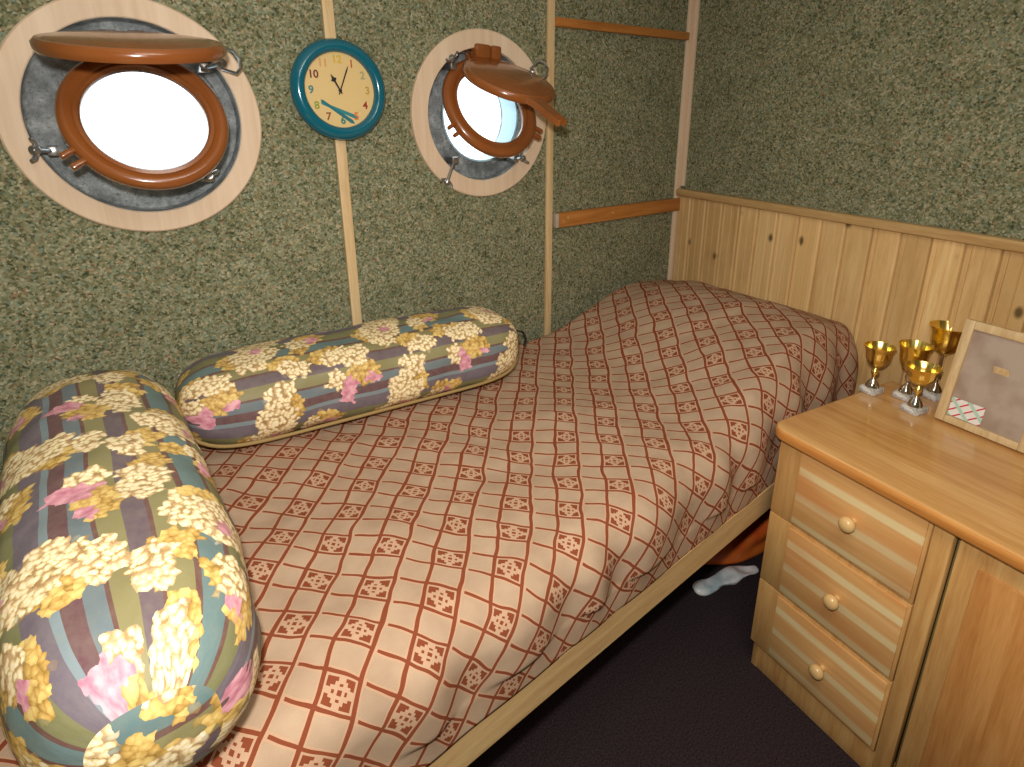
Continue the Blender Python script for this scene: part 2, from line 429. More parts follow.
# outer hull plating, a separate skin 12 cm behind the lining
bm = bmesh.new()
def hull():
    n = 64; y = 0.125
    xcur = XL
    for cx, cz, r in HOLES:
        r = r - 0.002
        x0, x1, z0, z1 = cx-0.24, cx+0.24, cz-0.24, cz+0.24
        for q in ([(xcur, 0), (x0, 0), (x0, ZC), (xcur, ZC)], [(x0, 0), (x1, 0), (x1, z0), (x0, z0)], [(x0, z1), (x1, z1), (x1, ZC), (x0, ZC)]):
            bm.faces.new([bm.verts.new((a, y, b)) for a, b in q])
        ci, sq = [], []
        for i in range(n):
            t = 2*PI*i/n - PI/4
            c, s = math.cos(t), math.sin(t); k = 0.24/max(abs(c), abs(s))
            ci.append(bm.verts.new((cx+r*c, y, cz+r*s))); sq.append(bm.verts.new((cx+k*c, y, cz+k*s)))
        for i in range(n):
            j = (i+1) % n; bm.faces.new((ci[i], ci[j], sq[j], sq[i]))
        xcur = x1
    bm.faces.new([bm.verts.new((a, y, b)) for a, b in [(xcur, 0), (0.34, 0), (0.34, ZC), (xcur, ZC)]])
hull()
struct(obj('wall_hull', bm, M_HULL), 'painted hull plating behind the porthole wall', 'wall')
bm = bmesh.new(); box(bm, -3.0, 0.0, -0.04, 0.0, 0, ZC, M=Matrix.Translation((0, 0, 0)))
wr = obj('wall_right', bm, M_WALL); wr.matrix_world = MB; struct(wr, 'green speckled carpet-covered wall above the pine panelling', 'wall')
bm = bmesh.new(); box(bm, XL-0.04, XL, YF, 0.0, 0, ZC); struct(obj('wall_left', bm, M_WALL), 'green speckled wall on the left', 'wall')
bm = bmesh.new(); box(bm, XL-0.04, 0.3, YF-0.04, YF, 0, ZC); struct(obj('wall_front', bm, M_WALL), 'green speckled wall behind the camera', 'wall')
bm = bmesh.new(); box(bm, XL-0.04, 0.34, YF-0.04, 0.125, -0.05, 0.0); struct(obj('floor', bm, M_FLOOR), 'dark plum carpeted floor', 'floor')
bm = bmesh.new(); box(bm, XL-0.04, 0.34, YF-0.04, 0.125, ZC, ZC+0.05); struct(obj('ceiling', bm, M_CEIL), 'cream ceiling', 'ceiling')

# battens on the porthole wall
def batten(name, x_top, x_bot, w_, mat, z0, z1, th=0.012):
    bm = bmesh.new()
    vs = box(bm, -w_/2, w_/2, -th, -0.0005, z0, z1, 0.002)
    for v in bm.verts:
        k = (v.co.z-z0)/(z1-z0); v.co.x += x_bot+(x_top-x_bot)*k
    return obj(name, bm, mat, smooth=40)
struct(batten('trim_1', -1.302, -1.314, 0.026, M_PINE_V, 0.05, ZC-0.02), 'pale pine batten behind the wall clock', 'batten')
struct(batten('trim_2', -0.645, -0.648, 0.024, M_PINE_V, 0.05, ZC-0.02), 'pale pine batten right of the small porthole', 'batten')
bm = bmesh.new()
box(bm, -0.034, -0.005, -0.012, -0.0005, 0.05, ZC-0.02, 0.002)
struct(obj('trim_3', bm, M_PLY, smooth=40), 'pale pine strip in the corner of the two walls', 'batten')
bm = bmesh.new(); box(bm, -0.030, -0.0125, 0.0005, 0.014, 0, 0.87, 0.002, M=Matrix.Translation((0, 0, H-0.265)))
t4 = obj('trim_4', bm, M_PLY, smooth=40); t4.matrix_world = MB; struct(t4, 'pale pine corner strip on the right wall above the panelling', 'batten')
# horizontal rail high on the porthole wall
bm = bmesh.new(); box(bm, -0.633, -0.036, -0.02, -0.0005, H+0.237, H+0.262, 0.002)
struct(obj('trim_5', bm, M_BOARD, smooth=40), 'orange pine rail high on the porthole wall', 'rail')
# panelling: tongue-and-groove boards with rounded edges and a bead on each
def wains():
    bm = bmesh.new(); wd = 0.078; zt = H-0.298; k = 0
    prof = [(0.0, 0.0), (0.002, 0.009), (0.005, 0.0115), (0.010, 0.0115), (0.0125, 0.008), (0.0145, 0.008), (0.018, 0.013), (0.043, 0.013), (0.045, 0.0100), (0.047, 0.013), (0.072, 0.013), (0.0755, 0.010), (0.078, 0.0)]
    s = 0.0
    while s < 2.4:
        a = [bm.verts.new((-(s+px), 0.001+d, 0.12)) for px, d in prof]; b = [bm.verts.new((-(s+px), 0.001+d, zt)) for px, d in prof]
        for i in range(len(prof)-1): bm.faces.new((a[i], a[i+1], b[i+1], b[i]))
        s += wd
    o = obj('trim_6', bm, M_WAINS); o.matrix_world = MB
    struct(o, 'knotty pine tongue-and-groove panelling behind the head of the bed', 'panelling')
wains()
bm = bmesh.new(); box(bm, -2.4, -0.0, 0.0005, 0.032, H-0.300, H-0.274, 0.006, 3)
t7 = obj('trim_7', bm, M_CAP, smooth=50); t7.matrix_world = MB; struct(t7, 'rounded pine cap rail along the top of the panelling', 'rail')

# wooden board fixed to the porthole wall
t = empty('wall_board', (-0.613, 0, H-0.357))
tag(t, 'orange varnished wooden board fixed level across the speckled wall above the bed', 'board')
bm = bmesh.new(); box(bm, 0, 0.602, -0.022, -0.0006, 0, 0.047, 0.002, M=Matrix.Rotation(R(0.6), 4, 'Y') if False else None); obj('plank', bm, M_BOARD, t, 40)
bm = bmesh.new(); box(bm, -0.012, -0.0005, -0.021, -0.0006, -0.001, 0.046, 0.002); o = obj('end_block', bm, flat('grey_end_grain', srgb(176, 160, 140), 0.7), t, 40); o['label'] = 'pale grey block at the board end'
for sx, sz in ((0.035, 0.030), (0.018, 0.018), (0.24, 0.026)):
    bm = bmesh.new(); lathe(bm, [(0, 0.002), (0.0035, 0.0012), (0.004, 0)], 14, Matrix.Translation((sx, -0.0221, sz)) @ Matrix.Rotation(PI/2, 4, 'X')); obj('screw', bm, flat('brass_screw', srgb(220, 190, 140), 0.3, 0.6), t, 40)

# ------------------------------------------------------------------ portholes
def annulus(prof, n=72): 
    bm = bmesh.new(); lathe(bm, prof, n, None, True); return bm
def porthole(name, label, C, Rw, Ri, beta, phiR, phiL, rho, off, ro, ri, rl, dc, dl, lug, hullr, hullc, hd_, dogs, frame_dogs, mirror=False):
    root = empty(name, (C[0], 0, C[1])); struct(root, label, 'porthole window')
    Mw = Matrix.Rotation(PI/2, 4, 'X')          # local z -> room (-y)
    bm = bmesh.new(); lathe(bm, [(Ri, 0.0006), (Ri, 0.011), (Ri+0.002, 0.013), (Rw-0.003, 0.013), (Rw, 0.010), (Rw, 0.0006)], 96, Mw, True)
    obj('wooden_surround', bm, M_PLY, root, 40)
    # recess tube back to the hull and a step plate round the opening
    bm = bmesh.new(); hx, hz = hullc
    n = 72
    rings = []
    for r, y, k in ((Ri, 0.0, 0), (Ri-0.001, hd_-0.005, 0), (Ri-0.004, hd_, 0.1), (hullr+0.014, hd_+0.002, 1), (hullr+0.008, hd_-0.004, 1), (hullr, hd_, 1), (hullr, 0.125, 1)):
        rings.append([bm.verts.new((r*math.cos(2*PI*i/n)+hx*k, y, r*math.sin(2*PI*i/n)+hz*k)) for i in range(n)])
    for a, b in zip(rings, rings[1:]):
        for i in range(n): bm.faces.new((a[i], a[(i+1) % n], b[(i+1) % n], b[i]))
    obj('steel_recess', bm, M_RECESS, root, 50)
    bm = bmesh.new(); lathe(bm, [(hullr-0.001, 0), (hullr-0.001, -0.075), (hullr-0.006, -0.075), (hullr-0.006, 0)], 72, Matrix.Translation((hx, hd_+0.002, hz)) @ Mw, True)
    obj('outer_tube', bm, M_SPIG, root, 40)
    # hinge frame: hd = from centre to hinge, ax = hinge axis
    b = R(beta); hd = Vector((math.cos(b), 0, math.sin(b))); ax = Vector((-math.sin(b), 0, math.cos(b)))
    Hp = hd*rho + Vector((0, -off, 0))
    def pose(phi, dist):
        p = R(phi); d = -hd*math.cos(p) + Vector((0, -1, 0))*math.sin(p)
        nrm = ax.cross(d)                        # towards the room
        if nrm.dot(Vector((0, -1, 0))) < 0 and phi < 90: nrm = -nrm
        yv = nrm.cross(d)
        c = Hp + d*dist
        return Matrix(((d.x, yv.x, nrm.x, c.x), (d.y, yv.y, nrm.y, c.y), (d.z, yv.z, nrm.z, c.z), (0, 0, 0, 1)))
    # glass frame
    MR = pose(phiR, dc)
    fr = empty_child = None
    bm = bmesh.new()
    lathe(bm, [(ri, -0.012), (ri, 0.004), (ri+0.004, 0.008), (ri+0.010, 0.007), (ri+0.014, 0.011), (ro-0.010, 0.012), (ro-0.003, 0.008), (ro, 0.001), (ro, -0.009), (ro-0.004, -0.013)], 84, None, True)
    box(bm, -dc+0.004, -ro+0.012, -0.042, -0.020, -0.008, 0.010, 0.004); box(bm, -dc+0.004, -ro+0.012, 0.020, 0.042, -0.008, 0.010, 0.004)   # hinge ears
    for ang in frame_dogs:                       # slotted ears that take the swing bolts
        for sgn in (-1, 1):
            T = Matrix.Rotation(R(ang), 4, 'Z') @ Matrix.Translation((0, sgn*0.012, 0))
            box(bm, ro-0.008, ro+0.022, -0.005, 0.005, -0.008, 0.008, 0.003, M=T)
    f = obj('glass_frame', bm, M_BROWN, root, 45); f.matrix_local = MR
    bm = bmesh.new(); lathe(bm, [(0, -0.004), (ri+0.001, -0.004), (ri+0.001, 0.001), (0, 0.001)], 72); g = obj('glass_pane', bm, M_GLASS, f, 30)
    # storm cover
    ML = pose(phiL, dl)
    bm = bmesh.new()
    lathe(bm, [(0, -0.004), (rl-0.016, -0.004), (rl-0.014, -0.012), (rl-0.004, -0.012), (rl, -0.006), (rl, 0.004), (rl-0.006, 0.010), (rl-0.014, 0.010), (rl-0.020, 0.012), (rl*0.5, 0.017), (0, 0.019)], 84)
    # lug opposite the hinge, forked at the tip
    def plate(o, z0, z1): prism(bm, o, z0, z1)
    L0, L1 = rl-0.012, rl+(lug or 0)
    if lug: plate([(L0, -0.030), (rl+0.014, -0.019), (L1-0.030, -0.016), (L1-0.002, -0.015), (L1, -0.006), (L1-0.026, -0.0055), (L1-0.026, 0.0055), (L1, 0.006), (L1-0.002, 0.015), (L1-0.030, 0.016), (rl+0.014, 0.019), (L0, 0.030)], -0.008, 0.008)
    hw = 0.036
    plate([(-rl+0.022, -0.060), (-rl-0.002, -hw), (-dl-0.004, -hw), (-dl-0.010, -hw+0.006), (-dl-0.010, -0.010), (-dl+0.012, -0.010), (-dl+0.012, 0.010), (-dl-0.010, 0.010), (-dl-0.010, hw-0.006), (-dl-0.004, hw), (-rl-0.002, hw), (-rl+0.022, 0.060)], -0.008, 0.011)
    c = obj('storm_cover', bm, M_BROWN, root, 45); c.matrix_local = ML
    # hinge pin and bracket
    bm = bmesh.new(); tube(bm, [Hp+ax*t_ for t_ in (-0.062, 0.062)], 0.0055, 12)
    for sgn in (-1, 1):
        tube(bm, [Hp+ax*sgn*0.052, Hp+ax*sgn*0.052+hd*0.01+Vector((0, off+0.04, 0))], 0.008, 10)
    lathe(bm, [(0, -0.003), (0.010, -0.003), (0.010, 0.003), (0, 0.003)], 16, Matrix.Translation(Hp-ax*0.064) @ Vector((0, 0, 1)).rotation_difference(ax).to_matrix().to_4x4())
    obj('hinge', bm, M_STEEL, root, 40)
    if lug:
        bm = bmesh.new()
        for e0, e1 in ((-0.044, -0.012), (-0.008, 0.038)):
            box(bm, e0, e1, -0.018, 0.018, -0.020, 0.016, 0.006)
        T = Matrix((( ax.x, hd.x, 0, 0), (ax.y, hd.y, -1, 0), (ax.z, hd.z, 0, 0), (0, 0, 0, 1)))
        bmesh.ops.transform(bm, matrix=Matrix.Translation(Hp+hd*0.003+Vector((0, -0.040, 0))) @ T, verts=bm.verts[:])
        o = obj('hinge_block', bm, M_BROWN, root, 40); o['label'] = 'brown painted hinge knuckles'
    # swing bolts with wing nuts: (angle, base radius, direction out, length, triangular loop?)
    for ang, br, dirv, ln, loop in dogs:
        a = R(ang); base = Vector((br*math.cos(a), -0.014, br*math.sin(a))); dv = Vector(dirv).normalized()
        bm = bmesh.new()
        tube(bm, [base, base+dv*ln], 0.0045, 10)
        for k in range(5): lathe(bm, [(0.0045, 0), (0.0056, 0.001), (0.0045, 0.002)], 12, Matrix.Translation(base+dv*(ln-0.014+k*0.0028)) @ Vector((0, 0, 1)).rotation_difference(dv).to_matrix().to_4x4())
        box(bm, base.x-0.009, base.x+0.009, base.y-0.008, hd_+0.002, base.z-0.009, base.z+0.009, 0.003)
        bolt = obj('swing_bolt', bm, M_STEEL, root, 40)
        bm = bmesh.new(); tip = base+dv*(ln-0.012)
        Q = Matrix.Translation(tip) @ Vector((0, 0, 1)).rotation_difference(dv).to_matrix().to_4x4()
        lathe(bm, [(0.0046, 0), (0.009, 0), (0.009, 0.008), (0.007, 0.011), (0.0046, 0.011)], 14, Q, True)
        if loop:
            q = Q.to_3x3(); zx = q @ Vector((0, 1, 0))
            side = dv.cross(Vector((0, 1, 0)));
            if side.length < 0.1: side = Vector((1, 0, 0))
            side.normalize()
            p = [tip+side*0.010, tip+side*0.024+dv*0.030, tip+dv*0.044+side*0.016, tip+dv*0.050, tip+dv*0.044-side*0.016, tip-side*0.024+dv*0.030, tip-side*0.010]
            tube(bm, p, 0.0032, 8)
        else:
            for sgn in (-1, 1):
                side = dv.cross(Vector((0, 1, 0))); 
                if side.length < 0.1: side = Vector((1, 0, 0))
                side.normalize()
                tube(bm, [tip+side*sgn*0.006, tip+side*sgn*0.016+dv*0.006, tip+side*sgn*0.020+dv*0.014], [0.004, 0.0045, 0.003], 8)
        obj('wing_nut', bm, M_STEEL, bolt, 40)
    return root
porthole('window_1', 'large round porthole at the left edge with brown cover swung up almost level', (-1.712, H-0.014), 0.229, 0.187,
         92, 27, 79.5, 0.150, 0.041, 0.138, 0.102, 0.143, 0.167, 0.150, None, 0.132, (0.02, 0.0), 0.03,
         [(38, 0.165, (0.75, -1, 0.2), 0.055, True), (-50, 0.160, (-0.1, -1, 0.2), 0.045, False), (200, 0.165, (-0.6, -0.8, 0.1), 0.05, False)], [-62])
porthole('window_2', 'round porthole right of the clock with brown cover propped half open', (-0.886, H-0.011), 0.224, 0.177,
         87, 28.5, 65, 0.164, -0.03, 0.146, 0.106, 0.126, 0.160, 0.176, 0.122, 0.130, (0.018, 0.0), 0.03,
         [(42, 0.165, (0.7, -0.8, 0.25), 0.045, True), (-132, 0.156, (-0.5, -0.22, -0.80), 0.075, False), (-50, 0.160, (0.15, -1, 0.15), 0.04, False), (128, 0.160, (-0.3, -0.5, 0.5), 0.035, False)], [-62, 62])

# ------------------------------------------------------------------ wall clock
def clock():
    cx, cz = -1.300, H+0.048
    root = empty('wall_clock', (cx, -0.0135, cz)); tag(root, 'round wall clock with teal rim and cream dial hung between the portholes', 'clock')
    root.rotation_euler = (R(-2.0), 0, R(0))
    Mw = Matrix.Rotation(PI/2, 4, 'X')
    bm = bmesh.new(); lathe(bm, [(0.084, 0.010), (0.084, 0.020), (0.087, 0.025), (0.094, 0.029), (0.103, 0.027), (0.111, 0.020), (0.114, 0.010), (0.112, 0.0), (0.0, 0.0), (0, 0.004), (0.084, 0.006)], 84, Mw)
    obj('rim', bm, M_TEAL, root, 60)
    bm = bmesh.new(); lathe(bm, [(0, 0.0115), (0.0838, 0.0115), (0.0838, 0.006), (0, 0.006)], 72, Mw); obj('dial', bm, M_DIAL, root, 30)
    cols = {12: (206, 168, 50), 11: (206, 150, 96), 10: (110, 40, 40), 9: (60, 124, 120), 8: (140, 150, 56), 7: (136, 82, 40), 6: (30, 118, 110), 5: (214, 110, 50), 4: (150, 46, 30), 3: (180, 150, 60), 2: (158, 156, 110), 1: (176, 96, 48)}
    for h, c in cols.items():
        a = R(90-30*h); r = 0.068
        cu = bpy.data.curves.new('numeral', 'FONT'); cu.body = str(h); cu.size = 0.024; cu.align_x = 'CENTER'; cu.align_y = 'CENTER'; cu.extrude = 0.0004; cu.offset = 0.0006
        cu.materials.append(flat('numeral_%d' % h, srgb(*c), 0.5))
        tmp = bpy.data.objects.new('numeral', cu); me = bpy.data.meshes.new_from_object(tmp); bpy.data.objects.remove(tmp)
        o = bpy.data.objects.new('numeral', me); COL.objects.link(o); o.parent = root
        o.matrix_local = Matrix.Translation((r*math.cos(a), -0.0121, r*math.sin(a))) @ Mw
    def flatpart(name, outline, c, d0, d1, mat=None, ang=0, off=(0, 0)):
        bm = bmesh.new(); prism(bm, outline, d0, d1, Mw @ Matrix.Translation((off[0], off[1], 0)) @ Matrix.Rotation(R(ang), 4, 'Z'))
        return obj(name, bm, mat or flat(name+'_paint', srgb(*c), 0.5), root)
    # printed pair of crossed skis
    ski = [(-0.046, -0.0030), (0.036, -0.0044), (0.045, 0.0), (0.036, 0.0044), (-0.046, 0.0030), (-0.050, 0)]
    o = flatpart('printed_ski', ski, (40, 126, 130), 0.0116, 0.0120, None, -22, (-0.003, -0.046)); o['label'] = 'teal ski printed on the dial'
    o = flatpart('printed_ski', ski, (24, 108, 116), 0.0116, 0.0122, None, -35, (-0.008, -0.050)); o['label'] = 'teal ski printed on the dial'
    mh = [(-0.0012, -0.010), (0.0012, -0.010), (0.0016, 0.05), (0, 0.061), (-0.0016, 0.05)]
    flatpart('minute_hand', mh, None, 0.0150, 0.0158, M_BLACK, -24)
    hh = [(-0.0016, -0.008), (0.0016, -0.008), (0.0020, 0.022), (0.0075, 0.027), (0.0028, 0.031), (0.0, 0.041), (-0.0028, 0.031), (-0.0075, 0.027), (-0.0020, 0.022)]
    flatpart('hour_hand', hh, None, 0.0132, 0.0142, M_BLACK, 28)
    bm = bmesh.new(); lathe(bm, [(0, 0.018), (0.003, 0.0175), (0.004, 0.0115), (0, 0.0115)], 18, Mw); obj('hub', bm, M_BLACK, root, 40)
clock()

# ------------------------------------------------------------------ bed
def yf(x): return -0.888 + 0.0824*(x+1.135)      # front line of the bed
ZT = H-0.70                                       # top of the mattress
bed = empty('bed', (-1.1, -0.5, 0)); tag(bed, 'wooden berth with pale pine side rail built against the two walls', 'bed')
def lb(v): return Vector(v)-Vector((-1.1, -0.5, 0))
bm = bmesh.new()
xa, xb = -2.12, -0.02
def slab(x0, x1, off0, off1, z0, z1, name, mat):
    bm = bmesh.new()
    vs = [bm.verts.new(lb((x, yf(x)+o, z))) for z in (z0, z1) for x, o in ((x0, off0), (x1, off0), (x1, off1), (x0, off1))]
    for q in ((0, 1, 2, 3), (4, 5, 6, 7), (0, 1, 5, 4), (1, 2, 6, 5), (2, 3, 7, 6), (3, 0, 4, 7)): bm.faces.new([vs[i] for i in q])
    bmesh.ops.recalc_face_normals(bm, faces=bm.faces[:])
    bmesh.ops.bevel(bm, geom=bm.edges[:], offset=0.002, segments=2, affect='EDGES')
    return obj(name, bm, mat, bed, 40)
slab(xa, -0.155, 0, 0.026, H-0.972, H-0.897, 'side_rail', M_RAIL)
bm = bmesh.new(); box(bm, *[v for p in ((xa-0.03, xa), ) for v in p], yf(xa)+0.0, -0.02, 0.02, H-0.62, 0.004)
bmesh.ops.transform(bm, matrix=Matrix.Translation((1.1, 0.5, 0)), verts=bm.verts[:]); obj('foot_board', bm, M_RAIL, bed, 40)
for lx in (-2.08, -0.30):
    bm = bmesh.new(); box(bm, lx, lx+0.05, yf(lx)+0.03, yf(lx)+0.08, 0, H-0.93, 0.003)
    bmesh.ops.transform(bm, matrix=Matrix.Translation((1.1, 0.5, 0)), verts=bm.verts[:]); obj('leg', bm, M_RAIL, bed, 40)
slab(xa, -0.16, 0.028, 0.80, H-0.95, H-0.92, 'slat_base', M_DARKST)
# mattress under the blanket
bm = bmesh.new()
vs = [bm.verts.new(lb((x, y, z))) for z in (H-0.918, ZT-0.03) for x, y in ((xa+0.02, yf(xa)+0.06), (-0.16, yf(-0.16)+0.06), (-0.05, -0.06), (xa+0.02, -0.06))]
for q in ((0, 1, 2, 3), (4, 5, 6, 7), (0, 1, 5, 4), (1, 2, 6, 5), (2, 3, 7, 6), (3, 0, 4, 7)): bm.faces.new([vs[i] for i in q])
bmesh.ops.recalc_face_normals(bm, faces=bm.faces[:])
bmesh.ops.bevel(bm, geom=bm.edges[:], offset=0.03, segments=4, affect='EDGES')
obj('mattress', bm, flat('cream_ticking', srgb(220, 212, 194), 0.9), bed, 60)

def sm(a, b, x):
    t_ = max(0.0, min(1.0, (x-a)/(b-a))); return t_*t_*(3-2*t_)
def blanket():
    NX, NV = 300, 190
    x0, Ltot = -2.09, 2.09
    bm = bmesh.new(); uvl = bm.loops.layers.uv.new('UVMap')
    grid, UV = [], []
    rad = 0.075
    for i in range(NX+1):
        u = i/NX
        row, ur = [], []
        for j in range(NV+1):
            v = j/NV
            # x runs to the right wall, whose line is x = 0.135*y
            # profile across: back tuck 0.09, round, flat, round, drop
            xm = x0 + (Ltot-0.02)*u
            fy = yf(xm)-0.004; by = -0.035
            r1, r2 = 0.05, rad
            flat_ = (by-r1)-(fy+r2)
            segs = [0.07, r1*PI/2, flat_, r2*PI/2, 0.200-rad]
            tot = sum(segs); a = v*tot
            if a < segs[0]: y, z = by, ZT-r1-(segs[0]-a); nrm = Vector((0, 1, 0))
            elif a < segs[0]+segs[1]:
                t_ = (a-segs[0])/r1; y, z = by-r1+r1*math.cos(t_), ZT-r1+r1*math.sin(t_); nrm = Vector((0, math.cos(t_), math.sin(t_)))
            elif a < sum(segs[:3]): y, z = by-r1-(a-segs[0]-segs[1]), ZT; nrm = Vector((0, 0, 1))
            elif a < sum(segs[:4]):
                t_ = (a-sum(segs[:3]))/r2; y, z = fy+r2-r2*math.sin(t_), ZT-r2+r2*math.cos(t_); nrm = Vector((0, -math.sin(t_), math.cos(t_)))
            else: y, z = fy, ZT-r2-(a-sum(segs[:4])); nrm = Vector((0, -1, 0))
            xr = 0.135*y-0.022
            x = x0+(xr-x0)*u
            d = (xr-x)                                # distance from the head wall
            # pillow under the blanket
            s_ = -y
            ph = 0.145*(1-sm(0.22, 0.74, d))*(0.72+0.28*sm(-0.02, 0.16, d))
            ph *= 0.80+0.20*sm(0.02, 0.34, s_)
            ph *= 1-0.62*sm(0.74, 0.93, s_)
            top = max(0.0, nrm.z)
            if a > sum(segs[:4]): wgt = 0.45*(1-(a-sum(segs[:4]))/segs[4])
            elif a > sum(segs[:3]): wgt = 0.45+0.55*top
            elif a > segs[0]: wgt = 0.5+0.5*top
            else: wgt = 0.5*a/segs[0]
            z += ph*wgt
            # swell of the mattress and soft folds
            p = Vector((x, y, 0))
            soft = noise.noise(Vector((x*3.1, y*3.1, 0.3)))*0.016 + noise.noise(Vector((x*7.5, y*7.5, 4.3)))*0.007
            cr = noise.noise(Vector((x*5.0+y*9.0, (x-y)*2.2, 9.1))); cr = max(0, cr)**1.5*0.010
            off = (soft+cr)*(0.35+0.65*top)
            if nrm.y < -0.3 or (nrm.y < 0 and top < 1):
                k = sm(0.0, 0.14, a-sum(segs[:3]))
                off += k*(0.010*math.sin(x*34+3*noise.noise(Vector((x*4, 0, 2))))+0.006)*(0.4 if a > tot-0.06 else 1.0)
                off = min(off, 0.02)
            if a > tot-0.07: off *= (tot-a)/0.07*0.8+0.2
            q = Vector((x, y, z))+nrm*off
            row.append(bm.verts.new(q)); ur.append((x, -(a-0.07-r1*PI/2-by+0.0) + (by - (by))-0.05-0.035*0))
        k0 = min(range(NV+1), key=lambda q_: abs(row[q_].co.y+0.45)+(10 if abs(row[q_].co.z-ZT) > 0.3 else 0))
        cum = [0.0]*(NV+1)
        for j in range(k0+1, NV+1): cum[j] = cum[j-1]-math.hypot(row[j].co.y-row[j-1].co.y, row[j].co.z-row[j-1].co.z)
        for j in range(k0-1, -1, -1): cum[j] = cum[j+1]+math.hypot(row[j].co.y-row[j+1].co.y, row[j].co.z-row[j+1].co.z)
        ur = [(row[j].co.x, row[k0].co.y+cum[j]) for j in range(NV+1)]
        grid.append(row); UV.append(ur)
    for i in range(NX):
        for j in range(NV):
            f = bm.faces.new((grid[i][j], grid[i+1][j], grid[i+1][j+1], grid[i][j+1]))
            for lp, (ii, jj) in zip(f.loops, ((i, j), (i+1, j), (i+1, j+1), (i, j+1))): lp[uvl].uv = UV[ii][jj]
    o = obj('blanket', bm, M_BLANKET, None, 180)
    md = o.modifiers.new('thickness', 'SOLIDIFY'); md.thickness = 0.004; md.offset = -1
    tag(o, 'beige blanket with a brown line and square motif pattern spread over the bed', 'blanket')
blanket()

# ------------------------------------------------------------------ bolsters
def bolster(name, label, loc, rz, L, W_, Hh, mat, seed, tilt=0.0, ne=5.0, sag=0.0):
    root = empty(name, loc, rz); tag(root, label, 'bolster cushion', 'floral bolsters on the bed')
    bm = bmesh.new(); uvl = bm.loops.layers.uv.new('UVMap'); NL, NC = 150, 90
    grid, UV = [], []
    def sup(t_, e=2.6):
        c, s_ = math.cos(t_), math.sin(t_)
        return math.copysign(abs(c)**(2/e), c), math.copysign(abs(s_)**(2/e), s_)
    # cumulative perimeter
    per = [0.0]; pts = [sup(-PI*0.5-2*PI*k/NC) for k in range(NC+1)]
    for k in range(NC): per.append(per[-1]+math.hypot((pts[k+1][0]-pts[k][0])*W_/2, (pts[k+1][1]-pts[k][1])*Hh/2))
    for i in range(NL+1):
        t_ = i/NL; tt = -math.cos(PI*t_)*0.35+ (2*t_-1)*0.65
        k = max(0.0, 1-abs(tt)**ne)**(1/2.4)
        x = tt*L/2
        row, ur = [], []
        for j in range(NC+1):
            cx, cz = pts[j]
            y = cx*W_/2*(0.12+0.88*k if 0 < k else 0.12)*(1 if k > 0 else 0); z = cz*Hh/2*k
            y = cx*W_/2*k
            if j < NC:
                p = Vector((x, y, z))
                nn = noise.noise(Vector((x*9+seed, y*12, z*12)))*0.007+noise.noise(Vector((x*22+seed, y*30, z*24)))*0.003
                dirn = Vector((0, cx, cz)); 
                if dirn.length > 0: dirn.normalize()
                p += dirn*nn*k
                p.z += Hh/2 + sag*math.sin(PI*t_)
                if p.z < 0.004: p.z = 0.004
                row.append(bm.verts.new(p))
            ur.append((x, per[j]))
        grid.append(row); UV.append(ur)
    for i in range(NL):
        for j in range(NC):
            jn = (j+1) % NC
            vs = (grid[i][j], grid[i+1][j], grid[i+1][jn], grid[i][jn])
            f = bm.faces.new(vs)
            endcap = abs((grid[i][j].co.x+grid[i+1][j].co.x)/2) > L/2*0.972
            for lp, (ii, jj) in zip(f.loops, ((i, j), (i+1, j), (i+1, j+1), (i, j+1))):
                lp[uvl].uv = (lp.vert.co.y+0.31, lp.vert.co.z+0.1) if endcap else UV[ii][jj]
    c = obj('cushion_cover', bm, mat, root, 180)
    # piping along the lower edges, front and back
    for sgn in (-1,):
        bm = bmesh.new(); pp = []
        for i in range(61):
            t_ = 2*i/60-1; k = max(0.0, 1-abs(t_*0.985)**ne)**(1/2.4)
            pp.append((t_*L/2*0.985, sgn*W_/2*0.90*k, Hh*0.5-Hh*0.36*k+sag*math.sin(PI*i/60)))
        tube(bm, pp, 0.0042, 8); obj('piping', bm, M_PIPING, root, 60)
    root.rotation_euler = (tilt, 0, rz)
    return root
b1 = bolster('bolster', 'long floral striped bolster lying along the porthole wall', (-1.356, -0.172, ZT+0.010), R(-4.5), 0.825, 0.245, 0.187, M_FLORAL1, 3.0, R(3), 8.0)
# carrying loop at the right-hand end
bm = bmesh.new(); tube(bm, [(0.425, 0.02, 0.070), (0.445, 0.018, 0.092), (0.465, 0.016, 0.085), (0.475, 0.014, 0.062), (0.470, 0.012, 0.040)], 0.0035, 8)
o = obj('carrying_loop', bm, M_BLACK, b1, 60); o['label'] = 'black cord loop'
b2 = bolster('bolster', 'floral striped bolster lying across the foot of the bed, nearest the camera', (-1.892, -0.535, ZT+0.012), R(-89), 0.88, 0.26, 0.240, M_FLORAL2, 11.0, 0)

# ------------------------------------------------------------------ chest of drawers (wall B frame)
S0, S1, DF = 0.941, 1.85, 0.503
CT = H-0.696
chest = empty('chest_of_drawers', Bp(S0, 0, 0), BA)
tag(chest, 'varnished pine chest of drawers with round knobs standing beside the bed', 'chest of drawers')
def cx_(s): return -(s-S0)
def cbox(name, s0, s1, d0, d1, z0, z1, mat, bev=0.002, parent=None, seg=2):
    bm = bmesh.new(); box(bm, cx_(s1), cx_(s0), d0, d1, z0, z1, bev, seg); return obj(name, bm, mat, parent or chest, 40)
